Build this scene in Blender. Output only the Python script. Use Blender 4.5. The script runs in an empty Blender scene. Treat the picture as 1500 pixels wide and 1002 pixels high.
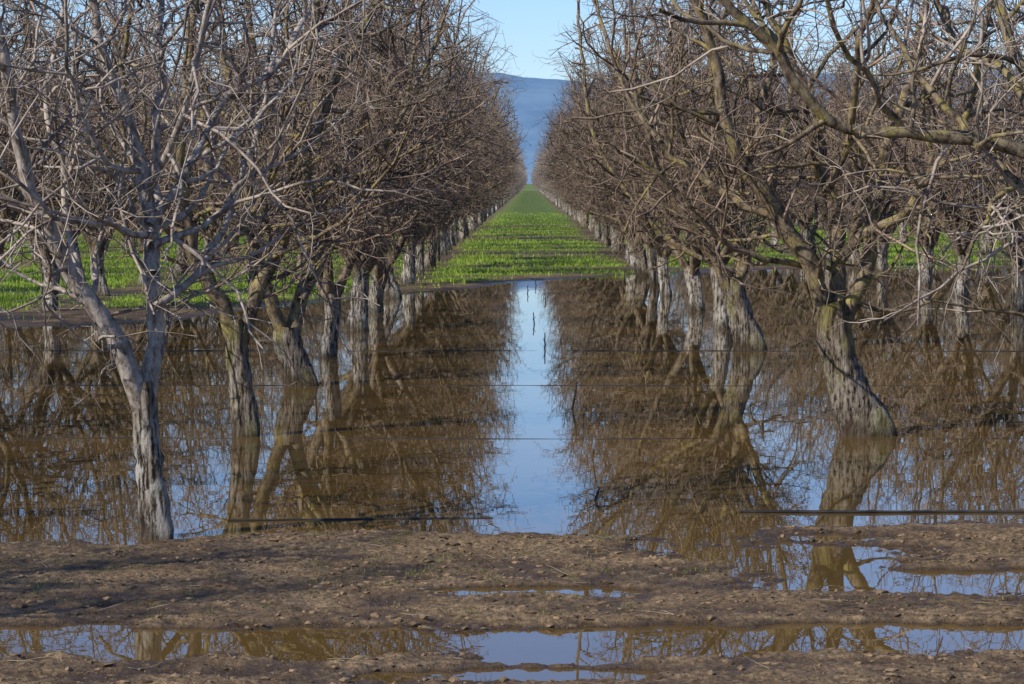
import bpy, math, random
import numpy as np
from mathutils import Vector

scene = bpy.context.scene
F = 3676.0; H = 2.8; VX = 775.0; VY = 268.0
def W(px, py, D, dy=0.0):
    d = D + dy
    return ((px-VX)/F*d, d, H-(py-VY)/F*d)

# ------------------------------------------------------------------ noise
def _hash(ix, iy, seed):
    n = (ix.astype(np.int64)*374761393 + iy.astype(np.int64)*668265263 + seed*1442695041) & 0xffffffff
    n = ((n ^ (n >> 13))*1274126177) & 0xffffffff
    n = (n ^ (n >> 16)) & 0xffffffff
    return n/4294967295.0
def vnoise(x, y, seed=0):
    ix = np.floor(x); iy = np.floor(y)
    fx = x-ix; fy = y-iy
    fx = fx*fx*(3-2*fx); fy = fy*fy*(3-2*fy)
    a = _hash(ix, iy, seed); b = _hash(ix+1, iy, seed)
    c = _hash(ix, iy+1, seed); d = _hash(ix+1, iy+1, seed)
    return (a*(1-fx)+b*fx)*(1-fy)+(c*(1-fx)+d*fx)*fy
def fbm(x, y, oct=4, seed=0):
    s = 0; a = 0.5; t = 0
    for i in range(oct):
        s = s+a*vnoise(x, y, seed+i*17); t += a
        x = x*2.03+13.1; y = y*2.03+7.7; a *= 0.5
    return s/t*2-1
def sstep(e0, e1, x):
    t = np.clip((x-e0)/(e1-e0), 0, 1)
    return t*t*(3-2*t)

# ------------------------------------------------------------------ node helpers
def new_mat(name):
    m = bpy.data.materials.new(name); m.use_nodes = True
    nt = m.node_tree; nt.nodes.clear()
    out = nt.nodes.new('ShaderNodeOutputMaterial')
    b = nt.nodes.new('ShaderNodeBsdfPrincipled')
    nt.links.new(b.outputs[0], out.inputs[0])
    return m, nt, b
def noise(nt, scale, detail=4, rough=0.6, vec=None):
    n = nt.nodes.new('ShaderNodeTexNoise'); n.inputs['Scale'].default_value = scale
    n.inputs['Detail'].default_value = detail; n.inputs['Roughness'].default_value = rough
    if vec is not None: nt.links.new(vec, n.inputs['Vector'])
    return n.outputs[0]
def ramp(nt, fac, stops):
    r = nt.nodes.new('ShaderNodeValToRGB')
    el = r.color_ramp.elements
    while len(el) < len(stops): el.new(0.5)
    for e, (p, c) in zip(el, stops):
        e.position = p; e.color = (c[0], c[1], c[2], 1) if not isinstance(c, (int, float)) else (c, c, c, 1)
    nt.links.new(fac, r.inputs[0]); return r.outputs[0]
def mix(nt, fac, a, b):
    m = nt.nodes.new('ShaderNodeMix'); m.data_type = 'RGBA'
    for s, v in ((0, fac), (6, a), (7, b)):
        if hasattr(v, 'is_linked') or hasattr(v, 'links'): nt.links.new(v, m.inputs[s])
        elif isinstance(v, (int, float)): m.inputs[s].default_value = v
        else: m.inputs[s].default_value = (v[0], v[1], v[2], 1)
    return m.outputs[2]
def math_n(nt, op, a, b=None):
    m = nt.nodes.new('ShaderNodeMath'); m.operation = op
    for i, v in enumerate((a, b)):
        if v is None: continue
        if isinstance(v, (int, float)): m.inputs[i].default_value = v
        else: nt.links.new(v, m.inputs[i])
    return m.outputs[0]
def mapping(nt, scale, coord='Object'):
    t = nt.nodes.new('ShaderNodeTexCoord'); mp = nt.nodes.new('ShaderNodeMapping')
    mp.inputs['Scale'].default_value = scale
    nt.links.new(t.outputs[coord], mp.inputs[0]); return mp.outputs[0]
def bump(nt, b, h, strength, dist):
    n = nt.nodes.new('ShaderNodeBump'); n.inputs['Strength'].default_value = strength
    n.inputs['Distance'].default_value = dist
    nt.links.new(h, n.inputs['Height']); nt.links.new(n.outputs[0], b.inputs['Normal'])

# ------------------------------------------------------------------ bark materials
def trunk_material(name, wash, wmin, moss=0.6):
    m, nt, b = new_mat(name)
    v = mapping(nt, (9, 9, 1.4))
    n1 = noise(nt, 3.0, 6, 0.72, v)
    col = ramp(nt, n1, [(0.39, (0.014, 0.009, 0.006)), (0.5, (0.12, 0.085, 0.056)), (0.66, (0.38, 0.31, 0.225))])
    n2 = noise(nt, 3.0, 5, 0.65, mapping(nt, (1, 1, 0.6)))
    lich = ramp(nt, n2, [(0.50, 0.0), (0.62, moss)])
    col = mix(nt, lich, col, mix(nt, n1, (0.09, 0.075, 0.015), (0.32, 0.28, 0.08)))
    tc = nt.nodes.new('ShaderNodeTexCoord'); sp = nt.nodes.new('ShaderNodeSeparateXYZ')
    nt.links.new(tc.outputs['Object'], sp.inputs[0])
    z = sp.outputs[2]
    n3 = noise(nt, 4.0, 6, 0.75, mapping(nt, (1.6, 1.6, 0.6)))
    oi = nt.nodes.new('ShaderNodeObjectInfo')
    zz = math_n(nt, 'ADD', z, math_n(nt, 'MULTIPLY', n3, 0.9))
    mr = nt.nodes.new('ShaderNodeMapRange')
    nt.links.new(zz, mr.inputs[0]); mr.inputs[1].default_value = 1.9; mr.inputs[2].default_value = 1.1
    wn = ramp(nt, n1, [(0.42, 0.0), (0.52, 1.0)])
    wn2 = ramp(nt, n3, [(0.40, 0.2), (0.56, 1.0)])
    wf = math_n(nt, 'MULTIPLY', math_n(nt, 'MULTIPLY', mr.outputs[0], wn), wn2)
    rnd = nt.nodes.new('ShaderNodeMapRange'); nt.links.new(oi.outputs['Random'], rnd.inputs[0])
    rnd.inputs[3].default_value = wmin; rnd.inputs[4].default_value = wash
    wf = math_n(nt, 'MULTIPLY', wf, rnd.outputs[0])
    col = mix(nt, wf, col, (0.58, 0.55, 0.50))
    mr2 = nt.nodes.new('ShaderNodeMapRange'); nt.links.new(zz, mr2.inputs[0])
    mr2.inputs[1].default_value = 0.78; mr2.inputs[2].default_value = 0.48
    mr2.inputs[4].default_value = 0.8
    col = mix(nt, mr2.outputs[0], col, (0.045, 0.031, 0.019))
    nt.links.new(col, b.inputs['Base Color']); b.inputs['Roughness'].default_value = 0.9
    b.inputs['Specular IOR Level'].default_value = 0.2
    bump(nt, b, n1, 1.0, 0.06)
    return m
def limb_material(name, base, dark, lichen_amt):
    m, nt, b = new_mat(name)
    n1 = noise(nt, 14.0, 5, 0.7, mapping(nt, (1, 1, 0.5)))
    col = ramp(nt, n1, [(0.38, dark), (0.60, base)])
    n2 = noise(nt, 5.0, 5, 0.7, mapping(nt, (1, 1, 1)))
    lich = ramp(nt, n2, [(0.60-lichen_amt*0.08, 0.0), (0.70-lichen_amt*0.06, 0.75)])
    col = mix(nt, lich, col, (0.31, 0.25, 0.08))
    nt.links.new(col, b.inputs['Base Color']); b.inputs['Roughness'].default_value = 0.85
    b.inputs['Specular IOR Level'].default_value = 0.25
    bump(nt, b, n1, 0.9, 0.015)
    return m
def twig_material(name, c1, c2):
    m, nt, b = new_mat(name)
    n2 = noise(nt, 1.6, 5, 0.75, mapping(nt, (1, 1, 1)))
    col = ramp(nt, n2, [(0.42, c1), (0.58, c2)])
    nt.links.new(col, b.inputs['Base Color']); b.inputs['Roughness'].default_value = 0.6
    b.inputs['Specular IOR Level'].default_value = 0.3
    return m
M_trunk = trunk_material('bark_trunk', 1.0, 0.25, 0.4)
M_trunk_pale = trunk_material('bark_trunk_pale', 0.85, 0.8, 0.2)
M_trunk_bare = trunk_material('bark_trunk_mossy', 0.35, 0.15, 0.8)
M_limb = limb_material('bark_limb', (0.23, 0.18, 0.13), (0.045, 0.03, 0.02), 0.7)
M_limb_moss = limb_material('bark_limb_mossy', (0.24, 0.185, 0.12), (0.045, 0.03, 0.02), 1.3)
M_limb_grey = limb_material('bark_limb_grey', (0.46, 0.40, 0.34), (0.13, 0.098, 0.075), -0.1)
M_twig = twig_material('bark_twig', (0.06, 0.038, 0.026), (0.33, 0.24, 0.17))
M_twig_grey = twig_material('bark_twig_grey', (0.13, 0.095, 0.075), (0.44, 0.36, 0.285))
M_twig_haze = twig_material('twig_haze_tint', (0.20, 0.155, 0.13), (0.38, 0.30, 0.25))  # twig colour lightened to paint distance haze onto the far trees

# ------------------------------------------------------------------ tree generator
class Tree:
    def __init__(s, seed, env, dens=1.0, maxlev=3, fat=1.0):
        s.R = random.Random(seed); s.groups = {}; s.env = env; s.dens = dens; s.maxlev = maxlev; s.fat = fat
    def add(s, pts, rad, k, mat):
        s.groups.setdefault((len(pts), k, mat), []).append((pts, rad))
    def walk(s, p, d, L, r0, r1, n, wander, up, power=1.0):
        R = s.R; pts = [p]; rad = [r0]; st = L/n
        x, y, z = p; dx, dy, dz = d
        for i in range(n):
            dx += R.gauss(0, wander); dy += R.gauss(0, wander); dz += R.gauss(0, wander)+up
            q = 1/math.sqrt(dx*dx+dy*dy+dz*dz+1e-9); dx *= q; dy *= q; dz *= q
            nx = x+dx*st; ny = y+dy*st; nz = z+dz*st
            if not s.env(nx, ny, nz):
                if i >= 1: break
            x, y, z = nx, ny, nz
            pts.append((x, y, z)); t = (i+1)/n
            rad.append(r0+(r1-r0)*t**power)
        return pts, rad
    def spawn(s, pts, rad, level, zmin=0.0):
        R = s.R
        spacing, L0, L1, rc, rt, n, wander, up, k, a0, a1 = {
            1: (0.21, 0.9, 2.3, 0.030, 0.008, 7, 0.22, 0.03, 5, 35, 80),
            2: (0.155, 0.35, 1.05, 0.0105, 0.0042, 4, 0.26, 0.02, 3, 30, 80),
            3: (0.16, 0.10, 0.36, 0.0052, 0.0030, 2, 0.24, 0.02, 3, 30, 85)}[level]
        spacing /= s.dens
        if level > 1: rc *= s.fat; rt *= s.fat
        acc = R.random()*spacing
        total = sum(math.dist(pts[i], pts[i+1]) for i in range(len(pts)-1)) or 1
        run = 0
        for i in range(len(pts)-1):
            a = pts[i]; b = pts[i+1]; sl = math.dist(a, b)
            if sl < 1e-6: continue
            t = ((b[0]-a[0])/sl, (b[1]-a[1])/sl, (b[2]-a[2])/sl)
            pos = acc
            while pos < sl:
                f = pos/sl; w = (run+pos)/total
                pos += spacing*R.uniform(0.5, 1.5)
                p = (a[0]+(b[0]-a[0])*f, a[1]+(b[1]-a[1])*f, a[2]+(b[2]-a[2])*f)
                if w < 0.08 or p[2] < zmin: continue
                rl = rad[i]+(rad[i+1]-rad[i])*f
                v = (R.gauss(0, 1), R.gauss(0, 1), R.gauss(0, 1))
                dt = v[0]*t[0]+v[1]*t[1]+v[2]*t[2]
                v = (v[0]-dt*t[0], v[1]-dt*t[1], v[2]-dt*t[2])
                q = math.sqrt(v[0]**2+v[1]**2+v[2]**2)+1e-6
                an = math.radians(R.uniform(a0, a1)); c = math.cos(an); sn = math.sin(an)/q
                d = (t[0]*c+v[0]*sn, t[1]*c+v[1]*sn, t[2]*c+v[2]*sn+R.uniform(-0.15, 0.25))
                L = R.uniform(L0, L1)*(1-0.35*w)
                r0 = min(rc*R.uniform(0.5, 1.15), rl*0.7)
                r1 = min(rt, r0*0.7)
                pp, rr = s.walk(p, d, L, r0, r1, n, wander, up)
                s.add(pp, rr, k, 2 if level > 1 else (1 if r0 > 0.022 else 2))
                if level < s.maxlev: s.spawn(pp, rr, level+1)
            acc = pos-sl; run += sl
    def smooth(s, pts, step=0.22, jit=0.018):
        P = [np.array(p, float) for p in pts]
        P = [2*P[0]-P[1]]+P+[2*P[-1]-P[-2]]
        out = []
        for i in range(1, len(P)-2):
            n = max(1, int(round(np.linalg.norm(P[i+1]-P[i])/step)))
            for j in range(n):
                t = j/n
                q = 0.5*((2*P[i])+(-P[i-1]+P[i+1])*t+(2*P[i-1]-5*P[i]+4*P[i+1]-P[i+2])*t*t+(-P[i-1]+3*P[i]-3*P[i+1]+P[i+2])*t**3)
                out.append(q)
        out.append(P[-2])
        res = []
        for i, q in enumerate(out):
            if 0 < i: q = q+np.array([s.R.gauss(0, jit) for _ in range(3)])
            res.append(tuple(q))
        return res
    def limb(s, pts, r0, r1, extend=0.0, zmin=1.5, k=8, mat=1, power=0.8, up=0.06, sub=True):
        pp = s.smooth(pts)
        n = len(pp); rad = [r0+(r1-r0)*(i/(n-1))**power*s.R.uniform(0.97, 1.0) for i in range(n)]
        if extend > 0:
            a = np.array(pp[-3]); b = np.array(pp[-1]); d = b-a; d /= np.linalg.norm(d)
            e, er = s.walk(pp[-1], tuple(d), extend, r1, 0.007, max(3, int(extend/0.25)), 0.12, up)
            pp += e[1:]; rad += er[1:]
        s.add(pp, rad, k, mat)
        if sub: s.spawn(pp, rad, 1, zmin)
        return pp, rad
    def trunk(s, pts, r0, r1, flare=1.35, k=20):
        pp = s.smooth(pts, 0.07, 0.004)
        n = len(pp); L = n-1
        rad = []
        for i in range(n):
            t = i/L; r = r0+(r1-r0)*t
            r *= 1+(flare-1)*math.exp(-t*7)
            r *= 1+0.05*math.sin(t*9+s.R.random()*0.5)
            rad.append(r)
        s.add(pp, rad, k, 0)
        return pp, rad
    def mesh(s, name, mats, origin=(0, 0, 0)):
        V = []; Fc = []; MI = []; base = 0; O = np.array(origin)
        rng = np.random.default_rng(5)
        for (n, k, mat), lst in s.groups.items():
            if n < 2: continue
            P = np.array([a for a, _ in lst], float); Rr = np.array([b for _, b in lst], float)
            T = np.gradient(P, axis=1); T /= np.linalg.norm(T, axis=2, keepdims=True)+1e-9
            m = T.mean(axis=1); ref = np.zeros_like(m)
            ref[np.arange(len(m)), np.argmin(np.abs(m), axis=1)] = 1
            U = np.cross(T, ref[:, None, :]); U /= np.linalg.norm(U, axis=2, keepdims=True)+1e-9
            Vv = np.cross(T, U)
            ang = np.arange(k)*2*math.pi/k
            B = len(lst)
            rr = Rr[:, :, None]*np.ones((1, 1, k))
            if mat == 0 and k > 5:
                zz = np.arange(n)[None, :, None]*0.10
                aa = ang[None, None, :]
                rr = rr*(1+0.10*np.sin(aa*3+zz*1.1)+0.07*np.sin(aa*5-zz*1.7+2)+0.06*np.sin(aa*2+zz*2.3)+rng.normal(0, 0.035, rr.shape))
            elif k >= 6:
                rr = rr*(1+rng.normal(0, 0.09, rr.shape))
            ring = P[:, :, None, :]+rr[..., None]*(np.cos(ang)[None, None, :, None]*U[:, :, None, :]+np.sin(ang)[None, None, :, None]*Vv[:, :, None, :])
            V.append((ring-O).reshape(-1, 3))
            idx = base+np.arange(B*n*k).reshape(B, n, k)
            a = idx[:, :-1, :]; b = idx[:, 1:, :]
            q = np.stack([a, np.roll(a, -1, 2), np.roll(b, -1, 2), b], -1).reshape(-1, 4)
            Fc.append(q); MI.append(np.full(len(q), mat)); base += B*n*k
        V = np.concatenate(V); Fc = np.concatenate(Fc); MI = np.concatenate(MI)
        me = bpy.data.meshes.new(name)
        me.vertices.add(len(V)); me.vertices.foreach_set('co', V.ravel())
        me.loops.add(len(Fc)*4); me.loops.foreach_set('vertex_index', Fc.ravel().astype(np.int32))
        me.polygons.add(len(Fc)); me.polygons.foreach_set('loop_start', np.arange(0, len(Fc)*4, 4, dtype=np.int32))
        for m in mats: me.materials.append(m)
        me.polygons.foreach_set('material_index', MI.astype(np.int32))
        me.polygons.foreach_set('use_smooth', np.ones(len(Fc), dtype=bool))
        me.update(calc_edges=True); me.validate()
        return me

def ell_env(cx, cy, rx, ry, top, rot=0.0):
    def e(x, y, z):
        g = min(1.0, 0.5+(z-1.0)*0.28) if z > 1 else 0.5
        if z > 5.5: g *= max(0.3, 1-(z-5.5)*0.07)
        w = 1+0.10*math.sin(z*3.1+y*2.3)+0.12*math.sin(y*4.7+x*3.0)
        return ((x-cx)/(rx*g*w))**2+((y-cy)/(ry*g*w))**2 < 1 and 0.85 < z < top+0.5*math.sin(x*4+y*3)
    return e

def generic_tree(seed, dens=1.0, thick=0.19, lean=(0, 0), mats=None, maxlev=3, fat=1.0, rx=2.85):
    R = random.Random(seed*7+1)
    t = Tree(seed, ell_env(0, 0, rx, 3.7, 7.9), dens, maxlev, fat)
    hh = R.uniform(0.85, 1.25)
    lx, ly = lean[0]+R.uniform(-0.12, 0.12), lean[1]+R.uniform(-0.15, 0.15)
    tp = (lx, ly, hh)
    t.trunk([(0, 0, -0.25), (0, 0, 0.0), (lx*0.35+R.uniform(-.05, .05), ly*0.4, hh*0.5), tp, (lx*1.15, ly*1.15, hh+0.15)], thick, thick*0.8)
    nl = R.choice([5, 5, 6]); a0 = R.uniform(0, 6.28)
    for i in range(nl):
        a = a0+i*6.283/nl+R.uniform(-0.4, 0.4)
        sp = R.uniform(0.55, 1.0) if i else 0.25
        out = sp*2.1; top = R.uniform(4.4, 5.5)
        ca, sa = math.cos(a), math.sin(a)*1.3
        p0 = (tp[0], tp[1], hh-0.12)
        r = thick*R.uniform(0.45, 0.66)
        pts = [p0, (tp[0]+ca*out*.22, tp[1]+sa*out*.22, hh+0.45+R.uniform(-.1, .1)),
               (tp[0]+ca*out*.45+R.uniform(-.15, .15), tp[1]+sa*out*.45, hh+1.15+R.uniform(-.2, .2)),
               (tp[0]+ca*out*.72+R.uniform(-.2, .2), tp[1]+sa*out*.72, hh+2.2+R.uniform(-.2, .2)),
               (tp[0]+ca*out*.9+R.uniform(-.25, .25), tp[1]+sa*out*.9, top)]
        pp, rr = t.limb(pts, r, 0.03, extend=R.uniform(1.8, 2.8))
        for j in range(2):
            ii = R.randint(4, max(5, min(len(pp)-4, 13))); p = pp[ii]
            b = a+R.choice([-1, 1])*R.uniform(0.5, 1.3)
            d = (math.cos(b)*0.8, math.sin(b)*0.9, R.uniform(0.0, 0.9))
            q, qr = t.walk(p, d, R.uniform(2.0, 3.0), rr[ii]*0.7, 0.011, 10, 0.14, 0.05)
            t.add(q, qr, 6, 1); t.spawn(q, qr, 1, 1.2)
    return t.mesh('walnut_tree_%d' % seed, mats or [M_trunk, M_limb, M_twig])

def put(name, me, loc=(0, 0, 0), rz=0.0, sc=1.0, coll=None):
    o = bpy.data.objects.new(name, me); o.location = loc; o.rotation_euler = (0, 0, rz)
    o.scale = (sc, sc, sc) if isinstance(sc, (int, float)) else sc
    (coll or scene.collection).objects.link(o); return o

# ---- hero trees -----------------------------------------------------
def hero(seed, D, bx, by, trunk, r0, r1, limbs, mats, rx=2.6, ry=3.4, flare=1.3, dens=1.0, top=8.2):
    o = W(bx, by, D); o = (o[0], o[1], 0.0)
    t = Tree(seed, ell_env(o[0], o[1], rx, ry, top), dens)
    tp = [W(x, y, D) for x, y in trunk]
    b0 = tp[0]; tp = [(b0[0], b0[1], -0.3)]+[(b0[0], b0[1], 0.0)]+tp[1:]
    t.trunk(tp, r0, r1, flare)
    for pts, dy, ra, rb, ext in limbs:
        n = len(pts)
        P = [W(x, y, D, dy*(i/(n-1))**1.1) for i, (x, y) in enumerate(pts)]
        t.limb(P, ra, rb, extend=ext, zmin=1.25)
    return put('walnut_tree', t.mesh('walnut_tree_near', mats, o), o)

greys = [M_trunk_pale, M_limb_grey, M_twig_grey]
brown = [M_trunk_bare, M_limb_moss, M_twig]
hero(11, 19.7, 228, 790, [(228, 795), (219, 700), (213, 640), (209, 590), (209, 560)], 0.115, 0.098, [
    ([(206, 600), (187, 548), (150, 470), (110, 400), (78, 350), (45, 285), (25, 190), (8, 80), (-14, -10)], -0.9, 0.088, 0.035, 1.6),
    ([(212, 600), (223, 500), (226, 400), (219, 325), (204, 240), (180, 150), (152, 60), (135, -20)], 0.5, 0.078, 0.034, 1.5),
    ([(222, 400), (226, 300), (231, 200), (236, 90), (240, -10)], 1.2, 0.052, 0.028, 1.5),
    ([(222, 360), (250, 350), (300, 332), (350, 275), (410, 235)], 0.6, 0.034, 0.014, 0.9),
    ([(220, 330), (262, 270), (296, 215), (330, 140), (392, 110), (440, 50), (470, -20)], 1.5, 0.040, 0.022, 1.2),
    ([(226, 345), (190, 338), (130, 322), (80, 318), (20, 262)], -1.2, 0.030, 0.014, 0.9),
    ([(120, 415), (95, 330), (88, 240), (70, 130), (95, 20)], 0.8, 0.034, 0.02, 1.2),
    ([(60, 315), (20, 300), (-40, 250), (-90, 120)], -0.6, 0.04, 0.02, 1.2),
    ([(206, 250), (160, 240), (120, 160), (100, 60)], -1.2, 0.026, 0.015, 1.0),
    ([(228, 260), (262, 190), (290, 100), (310, 0)], -1.0, 0.03, 0.018, 1.0),
    ([(170, 510), (120, 440), (60, 420), (0, 380)], 0.9, 0.026, 0.012, 0.8),
    ([(226, 450), (290, 400), (340, 300), (380, 180), (400, 60)], 1.6, 0.034, 0.018, 1.2),
], greys, rx=2.7, dens=0.74)
hero(12, 27.7, 360, 640, [(360, 642), (354, 580), (347, 520), (343, 485), (343, 470)], 0.135, 0.125, [
    ([(340, 500), (322, 450), (302, 405), (282, 365), (270, 300), (262, 220), (280, 120), (290, 20)], -0.6, 0.098, 0.04, 1.6),
    ([(350, 500), (370, 440), (402, 375), (436, 305), (455, 215), (500, 110), (545, 20)], 0.5, 0.092, 0.04, 1.4),
    ([(362, 470), (372, 380), (362, 300), (350, 200), (335, 90), (320, 0)], 1.4, 0.06, 0.03, 1.5),
    ([(300, 400), (345, 345), (390, 270), (415, 180), (450, 90), (470, 0)], -1.0, 0.045, 0.026, 1.5),
    ([(283, 370), (235, 330), (195, 260), (180, 150), (190, 40)], -1.4, 0.045, 0.026, 1.5),
    ([(420, 340), (480, 290), (540, 240), (600, 150), (640, 60)], 0.8, 0.04, 0.02, 1.2),
    ([(402, 375), (450, 350), (500, 325), (560, 262)], -1.3, 0.032, 0.015, 1.0),
], brown, rx=2.8, dens=1.0)
hero(13, 34.7, 442, 565, [(443, 567), (432, 530), (420, 495), (420, 478)], 0.21, 0.17, [
    ([(414, 505), (402, 455), (385, 410), (372, 350), (366, 260), (380, 160), (372, 60)], -0.8, 0.11, 0.045, 1.4),
    ([(428, 505), (438, 450), (446, 395), (456, 330), (452, 240), (470, 140), (500, 50)], 0.8, 0.12, 0.045, 1.4),
    ([(446, 400), (480, 350), (520, 300), (560, 230), (600, 140)], 0.2, 0.06, 0.03, 1.3),
    ([(388, 420), (340, 370), (310, 290), (300, 190), (290, 90)], 1.0, 0.06, 0.03, 1.3),
    ([(440, 440), (470, 380), (500, 260), (540, 150), (560, 60)], 1.6, 0.06, 0.03, 1.3),
    ([(452, 350), (420, 290), (430, 190), (425, 90)], -1.4, 0.05, 0.03, 1.3),
], brown, rx=2.8)
hero(21, 27.9, 1272, 640, [(1276, 640), (1250, 582), (1232, 530), (1222, 480), (1216, 445)], 0.245, 0.185, [
    ([(1216, 480), (1196, 415), (1172, 365), (1140, 310), (1095, 245), (1060, 180), (1044, 80), (1020, 10)], -0.6, 0.125, 0.045, 1.3),
    ([(1222, 480), (1230, 400), (1228, 340), (1210, 270), (1196, 190), (1160, 100), (1120, 10)], 0.9, 0.105, 0.04, 1.5),
    ([(1228, 500), (1250, 440), (1270, 375), (1284, 310), (1300, 210), (1335, 110), (1350, 20)], 0.3, 0.10, 0.04, 1.5),
    ([(1232, 380), (1262, 345), (1320, 320), (1370, 250), (1420, 150), (1440, 40)], -0.9, 0.065, 0.03, 1.4),
    ([(1150, 325), (1090, 300), (1030, 262), (960, 200), (915, 110)], 0.6, 0.05, 0.022, 1.1),
    ([(1185, 390), (1120, 378), (1055, 350), (1000, 290), (940, 240)], -0.9, 0.04, 0.018, 1.0),
    ([(1210, 280), (1240, 220), (1250, 120), (1265, 20)], -1.5, 0.05, 0.03, 1.4),
    ([(1095, 245), (1110, 170), (1130, 90), (1100, 10)], 1.2, 0.045, 0.028, 1.4),
    ([(960, 200), (920, 150), (890, 70), (870, 0)], 0.5, 0.026, 0.018, 1.2),
], brown, rx=3.3, flare=1.42, dens=0.9)
hero(22, 42.2, 1097, 512, [(1102, 513), (1088, 470), (1077, 430), (1072, 405)], 0.23, 0.18, [
    ([(1074, 430), (1050, 380), (1020, 340), (980, 280), (950, 200), (930, 110)], -0.5, 0.10, 0.04, 1.2),
    ([(1076, 430), (1080, 370), (1068, 300), (1050, 220), (1040, 120), (1050, 40)], 0.8, 0.10, 0.04, 1.2),
    ([(1078, 430), (1098, 370), (1120, 310), (1140, 230), (1160, 130)], 0.2, 0.10, 0.04, 1.2),
    ([(1050, 385), (1010, 370), (960, 330), (910, 270), (870, 200), (855, 110), (845, 20)], 1.4, 0.05, 0.024, 1.2),
    ([(1072, 340), (1020, 260), (990, 160), (980, 60)], -1.6, 0.06, 0.03, 1.2),
], brown, rx=3.2)
hero(23, 20.6, 1625, 770, [(1625, 770), (1632, 690), (1640, 620), (1640, 560)], 0.19, 0.15, [
    ([(1636, 620), (1600, 480), (1560, 330), (1500, 222), (1420, 207), (1325, 197), (1232, 192), (1192, 148), (1130, 78), (1075, 15)], -0.7, 0.10, 0.034, 1.0),
    ([(1640, 620), (1630, 450), (1570, 300), (1520, 160), (1470, 40), (1440, -60)], 0.7, 0.09, 0.04, 1.2),
    ([(1640, 620), (1690, 450), (1720, 250), (1730, 50)], 0.2, 0.09, 0.04, 1.4),
    ([(1420, 207), (1380, 150), (1330, 100), (1290, 20)], 0.6, 0.04, 0.02, 1.0),
    ([(1325, 197), (1280, 130), (1230, 60), (1200, -20)], -1.0, 0.03, 0.018, 1.0),
    ([(1560, 330), (1500, 270), (1455, 300), (1430, 345), (1408, 388)], -1.0, 0.03, 0.012, 0.2),
    ([(1570, 300), (1480, 120), (1400, 70), (1360, -20)], 1.2, 0.045, 0.025, 1.0),
    ([(1560, 330), (1500, 340), (1440, 260), (1400, 260), (1340, 260)], 0.6, 0.03, 0.012, 0.8),
    ([(1130, 78), (1060, 60), (1000, 20), (950, -20)], 0.3, 0.022, 0.012, 0.8),
], [M_trunk_bare, M_limb_moss, M_twig_grey], rx=4.0, dens=0.62)

# ---- instanced variants ---------------------------------------------
variants = [generic_tree(100+i, dens=0.88, thick=[0.17, 0.2, 0.15, 0.22, 0.18, 0.16][i], lean=[(0.15, 0), (-0.2, 0.1), (0, 0), (-0.25, 0), (0.1, .1), (-.1, -.1)][i]) for i in range(6)]
far_mats = [M_trunk, M_limb_grey, M_twig_haze]
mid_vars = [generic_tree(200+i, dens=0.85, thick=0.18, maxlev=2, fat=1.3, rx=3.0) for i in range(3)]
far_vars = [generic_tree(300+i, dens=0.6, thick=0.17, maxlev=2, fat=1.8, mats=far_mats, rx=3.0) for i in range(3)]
RR = random.Random(77)
far_coll = bpy.data.collections.new('distant_orchard_trees')
def place(x, y, near, side=False):
    if y < (48 if side else 80): me = RR.choice(variants)
    elif y < 200: me = RR.choice(mid_vars)
    else: me = RR.choice(far_vars)
    rz = RR.choice([0, math.pi])+RR.uniform(-0.3, 0.3)
    s = RR.uniform(0.92, 1.08)
    put('walnut_tree' if near else 'orchard_tree', me, (x+RR.uniform(-.12, .12), y+RR.uniform(-.3, .3), 0), rz, s, None if near else far_coll)
left_x = {3: -3.35, 4: -3.25, 5: -3.4}
for k in range(3, 120):
    y = 19.7+6.95*k
    place(left_x.get(k, -3.4), y, y < 125)
    if k not in (3,): place(3.75 if k < 6 else 3.5, y+0.7, y < 125)
for r in range(1, 5):
    for side in (-1, 1):
        x = side*(3.5+6.95*r)
        for k in range(-1 if r < 2 else 0, 22):
            y = 19.7+6.95*k+(0.7 if side > 0 else 0)
            if abs(x) > 0.215*y+8: continue
            place(x+(0.3 if side > 0 else 0), y, y < 70 and r < 3, True)
e = bpy.data.objects.new('distant_orchard_trees', None); e.instance_type = 'COLLECTION'; e.instance_collection = far_coll
scene.collection.objects.link(e)

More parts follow.
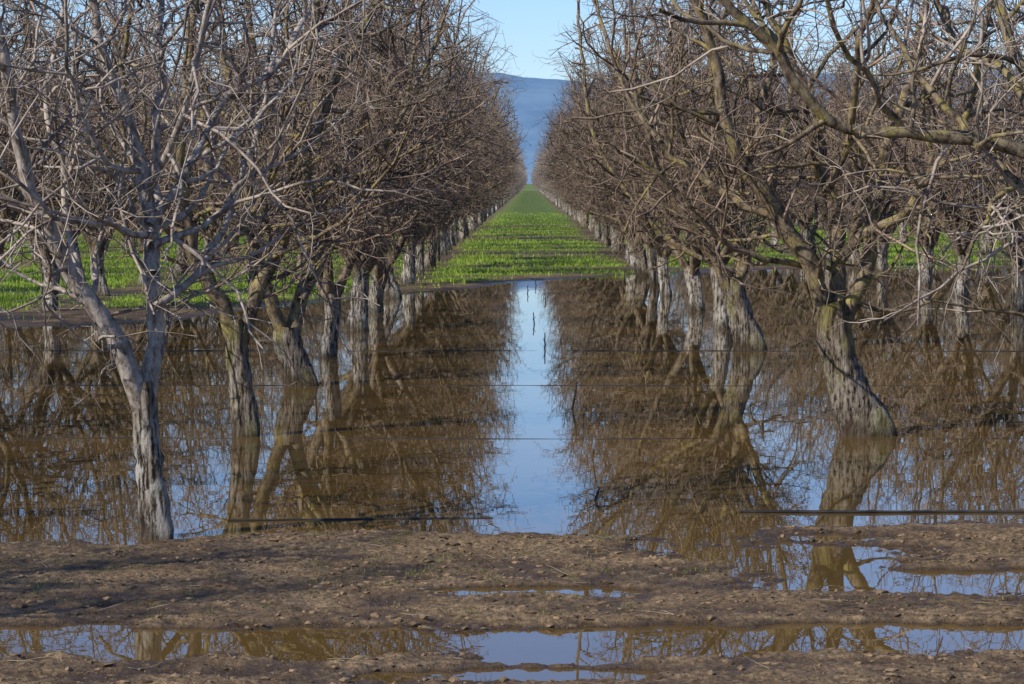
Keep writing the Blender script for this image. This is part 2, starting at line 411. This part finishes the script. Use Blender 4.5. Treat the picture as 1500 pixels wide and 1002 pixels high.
# ------------------------------------------------------------------ ground
def shore_far(x):
    return np.interp(x, [-30, -12, -7, -3, 0, 8, 30], [40, 44, 50, 62, 71, 79, 82])
def puddle(x, y, cx, cy, rx, ry, nz):
    d = ((x-cx)/rx)**2+((y-cy)/ry)**2
    return 1-sstep(0.5, 1.5, d+nz)
def height(x, y):
    n_big = fbm(x*0.6, y*0.9, 3, 3); n_mid = fbm(x*2.2, y*3.4, 3, 11); n_f = fbm(x*9, y*11, 3, 29); n_ff = fbm(x*30, y*30, 2, 41)
    near = 1-sstep(26, 40, y)
    mud = 0.032+0.018*n_big+0.022*n_mid+near*(0.018*n_f+0.012*n_ff)
    mud += near*0.012*fbm(x*1.2, y*9, 3, 51)
    mud += 0.026*np.exp(-((y-19.3-0.2*n_mid)/0.5)**2)*np.exp(-((x+0.6)/2.2)**2)
    shore = np.interp(x, [-4.2, -3.0, -2.2, -1.0, -0.3, 0.3, 1.2, 2.0, 4.5], [19.55, 19.5, 20.0, 20.4, 20.0, 19.95, 19.8, 20.4, 20.75])
    basin = sstep(-0.55, 0.9, y-shore+0.6*n_mid+0.15*n_big+0.2*n_f)
    sf = shore_far(x)+3.0*fbm(x*0.25, y*0.12, 3, 61)+0.8*n_mid
    far = sstep(-3, 4, y-sf)
    basin = basin*(1-far)
    h = mud-basin*(0.20)
    nz = 0.6*n_mid+0.3*n_big+0.25*n_f
    cut = np.zeros_like(x)
    cut = np.maximum(cut, 1.0*puddle(x, y, -1.9, 15.15, 2.7, 0.55, nz))
    cut = np.maximum(cut, 1.0*puddle(x, y, 0.45, 15.2, 1.7, 0.62, nz))
    cut = np.maximum(cut, 1.0*puddle(x, y, 2.3, 15.3, 1.8, 0.5, nz))
    cut = np.maximum(cut, 0.9*puddle(x, y, 0.1, 17.05, 0.75, 0.22, nz*0.6))
    cut = np.maximum(cut, 1.0*puddle(x, y, 3.0, 17.5, 1.35, 0.55, nz))
    cut = np.maximum(cut, 0.68*puddle(x, y, 1.9, 18.8, 1.25, 1.1, nz))
    cut = np.maximum(cut, 0.7*puddle(x, y, 0.0, 14.1, 0.8, 0.2, nz))
    h = h-cut*0.078
    return h
def grass_mask(x, y):
    sf = shore_far(x)
    n = fbm(x*0.35, y*0.30, 3, 71); n2 = fbm(x*0.10, y*0.42, 3, 83)
    g = sstep(2.0, 8.0, y-sf-5*(1-sstep(-9, -4, x))+3*n)
    g = g*sstep(-0.25, 0.12, n2+0.45*n+0.55*sstep(125, 190, y)+0.12+0.1*sstep(4, 7, np.abs(x)))
    yb = y+4*fbm(x*0.3, y*0.05, 2, 97)
    band = np.exp(-((yb-97)/4.5)**4)+np.exp(-((yb-126)/6.5)**4)+0.8*np.exp(-((yb-158)/6)**4)
    g = g*(1-0.82*np.clip(band+0.25*n*band, 0, 1)*sstep(-12, -4, x)*(1-sstep(5, 12, x)))
    px = np.where(x < 0, (-x-3.4)/6.95, (x-3.6)/6.95)
    dr = np.abs(px-np.round(px))*6.95
    dr = np.where((x > -3) & (x < 3), np.minimum(np.abs(x+3.4), np.abs(x-3.6)), dr)
    g = g*(0.08+0.92*sstep(0.35, 1.1, dr+0.5*n))
    return g
def axis(dense0, dense1, step, far, grow, cap=1e9):
    a = list(np.arange(dense0, dense1, step)); s = step
    while a[-1] < far:
        s = min(s*grow, cap if a[-1] < 180 else 1e9); a.append(a[-1]+s)
    return a
xp = axis(0, 5.0, 0.025, 6000, 1.09, 0.9)
xs = np.array([-v for v in xp[:0:-1]]+xp)
ys = np.array([-400, -150, -50, -10, 0, 6, 9, 11, 12]+axis(12.6, 22.5, 0.025, 9000, 1.06, 0.4))
X, Y = np.meshgrid(xs, ys)
Z = height(X, Y)
Gm = grass_mask(X, Y)
Z = Z + 0.02*Gm
nx, ny = len(xs), len(ys)
me = bpy.data.meshes.new('ground')
V = np.stack([X, Y, Z], -1).reshape(-1, 3)
ii = np.arange(nx*ny).reshape(ny, nx)
Q = np.stack([ii[:-1, :-1], ii[:-1, 1:], ii[1:, 1:], ii[1:, :-1]], -1).reshape(-1, 4)
me.vertices.add(len(V)); me.vertices.foreach_set('co', V.ravel())
me.loops.add(len(Q)*4); me.loops.foreach_set('vertex_index', Q.ravel().astype(np.int32))
me.polygons.add(len(Q)); me.polygons.foreach_set('loop_start', np.arange(0, len(Q)*4, 4, dtype=np.int32))
me.polygons.foreach_set('use_smooth', np.ones(len(Q), dtype=bool))
me.update(calc_edges=True)
at = me.attributes.new('grass', 'FLOAT', 'POINT'); at.data.foreach_set('value', Gm.ravel().astype(np.float32))
ground = put('ground', me)

m, nt, b = new_mat('mud')
geo = nt.nodes.new('ShaderNodeNewGeometry'); sp = nt.nodes.new('ShaderNodeSeparateXYZ'); nt.links.new(geo.outputs['Position'], sp.inputs[0])
v = mapping(nt, (1, 1, 1))
n1 = noise(nt, 1.3, 6, 0.65, v); n2 = noise(nt, 22, 5, 0.75, v); n3 = noise(nt, 90, 3, 0.6, v)
dry = ramp(nt, n1, [(0.35, (0.18, 0.112, 0.055)), (0.65, (0.34, 0.23, 0.125))])
spk = ramp(nt, n2, [(0.38, 0.2), (0.60, 1.25)])
mm = nt.nodes.new('ShaderNodeMix'); mm.data_type = 'RGBA'; mm.blend_type = 'MULTIPLY'; mm.inputs[0].default_value = 0.88
nt.links.new(dry, mm.inputs[6]); nt.links.new(spk, mm.inputs[7]); dry = mm.outputs[2]
wet = (0.070, 0.042, 0.019)
mr = nt.nodes.new('ShaderNodeMapRange'); nt.links.new(math_n(nt, 'ADD', sp.outputs[2], math_n(nt, 'MULTIPLY', n1, 0.06)), mr.inputs[0])
mr.inputs[1].default_value = 0.040; mr.inputs[2].default_value = 0.074
col = mix(nt, mr.outputs[0], wet, dry)
ga = nt.nodes.new('ShaderNodeAttribute'); ga.attribute_name = 'grass'
gcol = ramp(nt, noise(nt, 3.0, 5, 0.7, v), [(0.35, (0.09, 0.14, 0.02)), (0.65, (0.17, 0.26, 0.035))])
col = mix(nt, math_n(nt, 'MULTIPLY', ga.outputs['Fac'], 0.85), col, gcol)
nt.links.new(col, b.inputs['Base Color'])
ro = nt.nodes.new('ShaderNodeMapRange'); nt.links.new(mr.outputs[0], ro.inputs[0]); ro.inputs[3].default_value = 0.25; ro.inputs[4].default_value = 0.9
nt.links.new(ro.outputs[0], b.inputs['Roughness']); b.inputs['Specular IOR Level'].default_value = 0.35
bump(nt, b, math_n(nt, 'ADD', n2, math_n(nt, 'MULTIPLY', n3, 0.4)), 1.0, 0.03)
ground.data.materials.append(m)

# ------------------------------------------------------------------ water
me = bpy.data.meshes.new('flood_water')
me.from_pydata([(-400, 8, 0), (400, 8, 0), (400, 130, 0), (-400, 130, 0)], [], [(0, 1, 2, 3)])
water = put('flood_water', me)
m, nt, b = new_mat('muddy_water')
v = mapping(nt, (1, 1, 1))
col = ramp(nt, noise(nt, 0.35, 4, 0.6, v), [(0.3, (0.098, 0.058, 0.015)), (0.7, (0.145, 0.089, 0.027))])
nt.links.new(col, b.inputs['Base Color']); b.inputs['Roughness'].default_value = 0.0; b.inputs['IOR'].default_value = 1.48
w1 = noise(nt, 1.6, 3, 0.5, mapping(nt, (0.6, 1.6, 1)))
bump(nt, b, w1, 0.045, 0.008)
water.data.materials.append(m)

# ------------------------------------------------------------------ grass blades
rng = np.random.default_rng(3)
def blades(name, bx, by, bz, hmin, hmax, wmin, wmax, mat, tilt=0.5):
    n = len(bx); a = rng.uniform(0, 6.283, n); hh = rng.uniform(hmin, hmax, n); ww = rng.uniform(wmin, wmax, n)
    la = rng.uniform(0, 6.283, n); ll = hh*rng.uniform(0.05, tilt, n)
    P0 = np.stack([bx-np.cos(a)*ww, by-np.sin(a)*ww, bz-0.01], -1)
    P1 = np.stack([bx+np.cos(a)*ww, by+np.sin(a)*ww, bz-0.01], -1)
    P2 = np.stack([bx+np.cos(la)*ll, by+np.sin(la)*ll, bz+hh], -1)
    V = np.stack([P0, P1, P2], 1).reshape(-1, 3)
    me = bpy.data.meshes.new(name)
    me.vertices.add(3*n); me.vertices.foreach_set('co', V.ravel())
    me.loops.add(3*n); me.loops.foreach_set('vertex_index', np.arange(3*n, dtype=np.int32))
    me.polygons.add(n); me.polygons.foreach_set('loop_start', np.arange(0, 3*n, 3, dtype=np.int32))
    me.update(calc_edges=True); me.materials.append(mat)
    return put(name, me)
def grass_mat(name, c1, c2):
    m, nt, b = new_mat(name)
    col = ramp(nt, noise(nt, 1.5, 5, 0.7, mapping(nt, (0.5, 1.5, 1))), [(0.35, c1), (0.65, c2)])
    nt.links.new(col, b.inputs['Base Color']); b.inputs['Roughness'].default_value = 0.6
    tr = nt.nodes.new('ShaderNodeBsdfTranslucent'); nt.links.new(col, tr.inputs[0])
    ms = nt.nodes.new('ShaderNodeMixShader'); ms.inputs[0].default_value = 0.4
    nt.links.new(b.outputs[0], ms.inputs[1]); nt.links.new(tr.outputs[0], ms.inputs[2])
    nt.links.new(ms.outputs[0], nt.nodes['Material Output'].inputs[0])
    return m
MG = grass_mat('grass_blade', (0.20, 0.29, 0.03), (0.46, 0.62, 0.08))
N = 380000
u = rng.random(N); by = 46*(230/46)**u
bx = rng.uniform(-1, 1, N)*(by*0.215+2)
gm = grass_mask(bx, by)
keep = rng.random(N) < gm*0.95+0.01*(by > shore_far(bx)+2)
bx, by = bx[keep], by[keep]
bz = height(bx, by)+0.02*grass_mask(bx, by)
nclump = fbm(bx*0.8, by*0.8, 3, 91)
k1 = nclump > 0.0
blades('grass', bx[~k1], by[~k1], bz[~k1], 0.04, 0.09, 0.012, 0.028, MG)
o2 = blades('grass_tall', bx[k1], by[k1], bz[k1], 0.07, 0.16, 0.012, 0.03, MG)
o2.parent = bpy.data.objects['grass']
cx = []; cy = []
for i in range(420):
    x = rng.uniform(-4, 4); y = rng.uniform(15.8, 19.6)
    if fbm(np.array([x*0.9]), np.array([y*0.9]), 2, 5)[0] < 0.05 and rng.random() < 0.7: continue
    n = rng.integers(5, 26)
    cx += list(x+rng.normal(0, 0.045, n)); cy += list(y+rng.normal(0, 0.045, n))
cx = np.array(cx); cy = np.array(cy); cz = height(cx, cy); kk = cz > 0.012
blades('weeds', cx[kk], cy[kk], cz[kk], 0.008, 0.035, 0.003, 0.006, grass_mat('weed_blade', (0.14, 0.15, 0.03), (0.27, 0.28, 0.07)), 1.2)

# ------------------------------------------------------------------ clods and litter
def clods(name, n, xr, yr, smin, smax, mat, seed):
    r = np.random.default_rng(seed)
    import bmesh
    bm = bmesh.new(); bmesh.ops.create_icosphere(bm, subdivisions=1, radius=1)
    bv = np.array([v.co[:] for v in bm.verts]); bf = np.array([[v.index for v in f.verts] for f in bm.faces]); bm.free()
    x = r.uniform(*xr, n); y = r.uniform(*yr, n); z = height(x, y); k = (z > 0.006) & (r.random(n) < 0.35+0.9*(fbm(x*1.3, y*2, 3, 15)+0.3))
    x, y, z = x[k], y[k], z[k]; n = len(x)
    s = smin*(smax/smin)**(r.random(n)**2.6)
    V = bv[None]*(1+r.normal(0, 0.25, (n, len(bv), 1)))*s[:, None, None]*np.stack([r.uniform(0.8, 1.9, n), r.uniform(0.8, 1.5, n), r.uniform(0.4, 0.8, n)], -1)[:, None, :]
    V += np.stack([x, y, z+s*0.05], -1)[:, None, :]
    Fc = bf[None]+(np.arange(n)*len(bv))[:, None, None]
    me = bpy.data.meshes.new(name); me.from_pydata(V.reshape(-1, 3).tolist(), [], Fc.reshape(-1, 3).tolist())
    me.materials.append(mat); return put(name, me)
mc, nt, b = new_mat('mud_clod')
col = ramp(nt, noise(nt, 9, 4, 0.6, mapping(nt, (1, 1, 1))), [(0.38, (0.06, 0.037, 0.018)), (0.62, (0.28, 0.185, 0.10))])
nt.links.new(col, b.inputs['Base Color']); b.inputs['Roughness'].default_value = 0.9
bump(nt, b, noise(nt, 60, 4, 0.7, mapping(nt, (1, 1, 1))), 0.8, 0.01)
clods('mud_clods', 26000, (-4.6, 4.8), (13.2, 20.9), 0.003, 0.028, mc, 8)
cl = clods('mud_clods_large', 60, (-0.5, 0.8), (13.85, 14.1), 0.015, 0.05, mc, 9); cl.parent = bpy.data.objects['mud_clods']
t = Tree(5, lambda x, y, z: True)
for i in range(600):
    x = t.R.uniform(-4.5, 4.7); y = t.R.uniform(14, 20.5)
    z = float(height(np.array([x]), np.array([y]))[0])
    if z < 0.005: continue
    a = t.R.uniform(0, 6.28)
    p, r_ = t.walk((x, y, z+0.008), (math.cos(a), math.sin(a), 0.03), t.R.choice([.05, .08, .1, .15, .3]), 0.0028, 0.0015, 3, 0.12, 0)
    t.add(p, r_, 3, 0)
ms, nt, b = new_mat('dead_twig'); b.inputs['Roughness'].default_value = 0.9
col = ramp(nt, noise(nt, 4, 3, 0.6, mapping(nt, (1, 1, 1))), [(0.4, (0.10, 0.07, 0.045)), (0.6, (0.36, 0.29, 0.19))]); nt.links.new(col, b.inputs['Base Color'])
put('fallen_twigs', t.mesh('fallen_twigs', [ms]))

# ------------------------------------------------------------------ irrigation hoses
mh, nt, b = new_mat('black_hose')
col = ramp(nt, noise(nt, 6, 3, 0.6, mapping(nt, (1, 1, 1))), [(0.4, (0.012, 0.012, 0.012)), (0.7, (0.05, 0.042, 0.034))]); nt.links.new(col, b.inputs['Base Color'])
b.inputs['Roughness'].default_value = 0.5
def hose(x0, x1, y, r, zoff, seed, dy=0.0, za=0.006):
    t = Tree(seed, lambda x, y, z: True); n = int((x1-x0)/0.12)
    xx = np.linspace(x0, x1, n); yy = y+dy*(xx-x0)/(x1-x0)+0.12*fbm(xx*0.5, xx*0+seed, 3, seed)
    zz = zoff+za*fbm(xx*0.8, xx*0+2, 3, seed+5)
    t.add([tuple(p) for p in zip(xx, yy, zz)], [r]*n, 8, 1)
    put('irrigation_hose', t.mesh('irrigation_hose', [mh, mh]))
hose(-2.5, -0.3, 20.65, 0.009, 0.001, 1, 0.25, 0.012)
hose(1.8, 4.7, 21.25, 0.013, 0.009, 2, -0.05)
hose(-6, 6, 27.4, 0.007, -0.003, 3, 0, 0.012)
hose(-7, 7, 34.6, 0.008, -0.002, 4, 0, 0.014)
hose(-9, 9, 41.8, 0.008, -0.003, 6, 0, 0.014)
def stick(px, py, hpx, seed):
    D = F*H/(py-VY); t = Tree(seed, lambda x, y, z: True); x = (px-VX)/F*D
    p, r_ = t.walk((x, D, -0.1), (0.05, 0, 1), 0.1+hpx/F*D, 0.017, 0.009, 7, 0.15, 0.1)
    t.add(p, r_, 5, 0)
    for j in range(2):
        q = p[t.R.randint(3, 6)]
        a, c = t.walk(q, (t.R.uniform(-.6, .6), t.R.uniform(-.5, .5), 0.7), 0.08, 0.006, 0.004, 3, 0.2, 0)
        t.add(a, c, 3, 0)
    put('dead_stalk', t.mesh('dead_stalk', [mh]))
for i, (px, py, hp) in enumerate([(784, 475, 20), (797, 510, 24), (838, 600, 40), (771, 430, 12), (800, 440, 12), (872, 735, 22), (785, 418, 12)]):
    stick(px, py, hp, 40+i)

# ------------------------------------------------------------------ hills
me = bpy.data.meshes.new('hills')
hx = np.linspace(-4500, 4500, 240); vs = []; fs = []
rows = 14
for j in range(rows):
    f = j/(rows-1)
    y = 7000+1500*f
    ridge = 300+55*fbm(hx*0.0006+3, hx*0+1, 4, 7)+22*fbm(hx*0.005, hx*0, 3, 9)
    z = ridge*(f**0.8)*(1+0.25*fbm(hx*0.005, hx*0+f*5, 4, 19)*(1-f)*2)*(8500/7000)
    for a, c in zip(hx, z): vs.append((a, y, c-2))
for j in range(rows-1):
    for i in range(239):
        a = j*240+i; fs.append((a, a+1, a+241, a+240))
me.from_pydata(vs, [], fs)
for p in me.polygons: p.use_smooth = True
mhill, nt, b = new_mat('hazy_hills')
col = ramp(nt, noise(nt, 0.006, 6, 0.7, mapping(nt, (1, 1, 2))), [(0.38, (0.135, 0.235, 0.36)), (0.64, (0.18, 0.285, 0.40))])  # blue atmospheric haze is painted into the hills' base colour
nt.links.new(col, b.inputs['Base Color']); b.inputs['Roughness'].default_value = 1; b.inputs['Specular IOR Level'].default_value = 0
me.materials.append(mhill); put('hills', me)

# ------------------------------------------------------------------ light
SE = math.radians(34)
sx, sy = -0.82, -0.57
w = bpy.data.worlds.new('World'); scene.world = w; w.use_nodes = True
nt = w.node_tree; bg = nt.nodes['Background']
sky = nt.nodes.new('ShaderNodeTexSky'); sky.sky_type = 'NISHITA'; sky.sun_disc = False
sky.sun_elevation = SE; sky.sun_rotation = math.atan2(sx, sy)
sky.air_density = 1.0; sky.dust_density = 0.1; sky.ozone_density = 3.5; sky.altitude = 50
mm = nt.nodes.new('ShaderNodeMix'); mm.data_type = 'RGBA'; mm.blend_type = 'MULTIPLY'; mm.inputs[0].default_value = 1
nt.links.new(sky.outputs[0], mm.inputs[6]); mm.inputs[7].default_value = (0.86, 1.0, 1.32, 1)
nt.links.new(mm.outputs[2], bg.inputs[0]); bg.inputs[1].default_value = 0.12
L = bpy.data.lights.new('sun', 'SUN'); L.energy = 5.0; L.angle = math.radians(0.5); L.color = (1.0, 0.94, 0.83)
lo = bpy.data.objects.new('sun', L); scene.collection.objects.link(lo)
d = Vector((sx*math.cos(SE), sy*math.cos(SE), math.sin(SE)))
lo.rotation_euler = d.to_track_quat('Z', 'Y').to_euler()

scene.view_settings.view_transform = 'Standard'; scene.view_settings.look = 'None'; scene.view_settings.exposure = 0
cam = bpy.data.cameras.new('camera'); cam.sensor_width = 36; cam.lens = 36*F/1500
cam.clip_start = 0.5; cam.clip_end = 30000
co = bpy.data.objects.new('camera', cam); scene.collection.objects.link(co)
co.location = (0, 0, H)
co.rotation_euler = (math.radians(90)-math.atan(233/F), 0, math.atan(25/F))
scene.camera = co
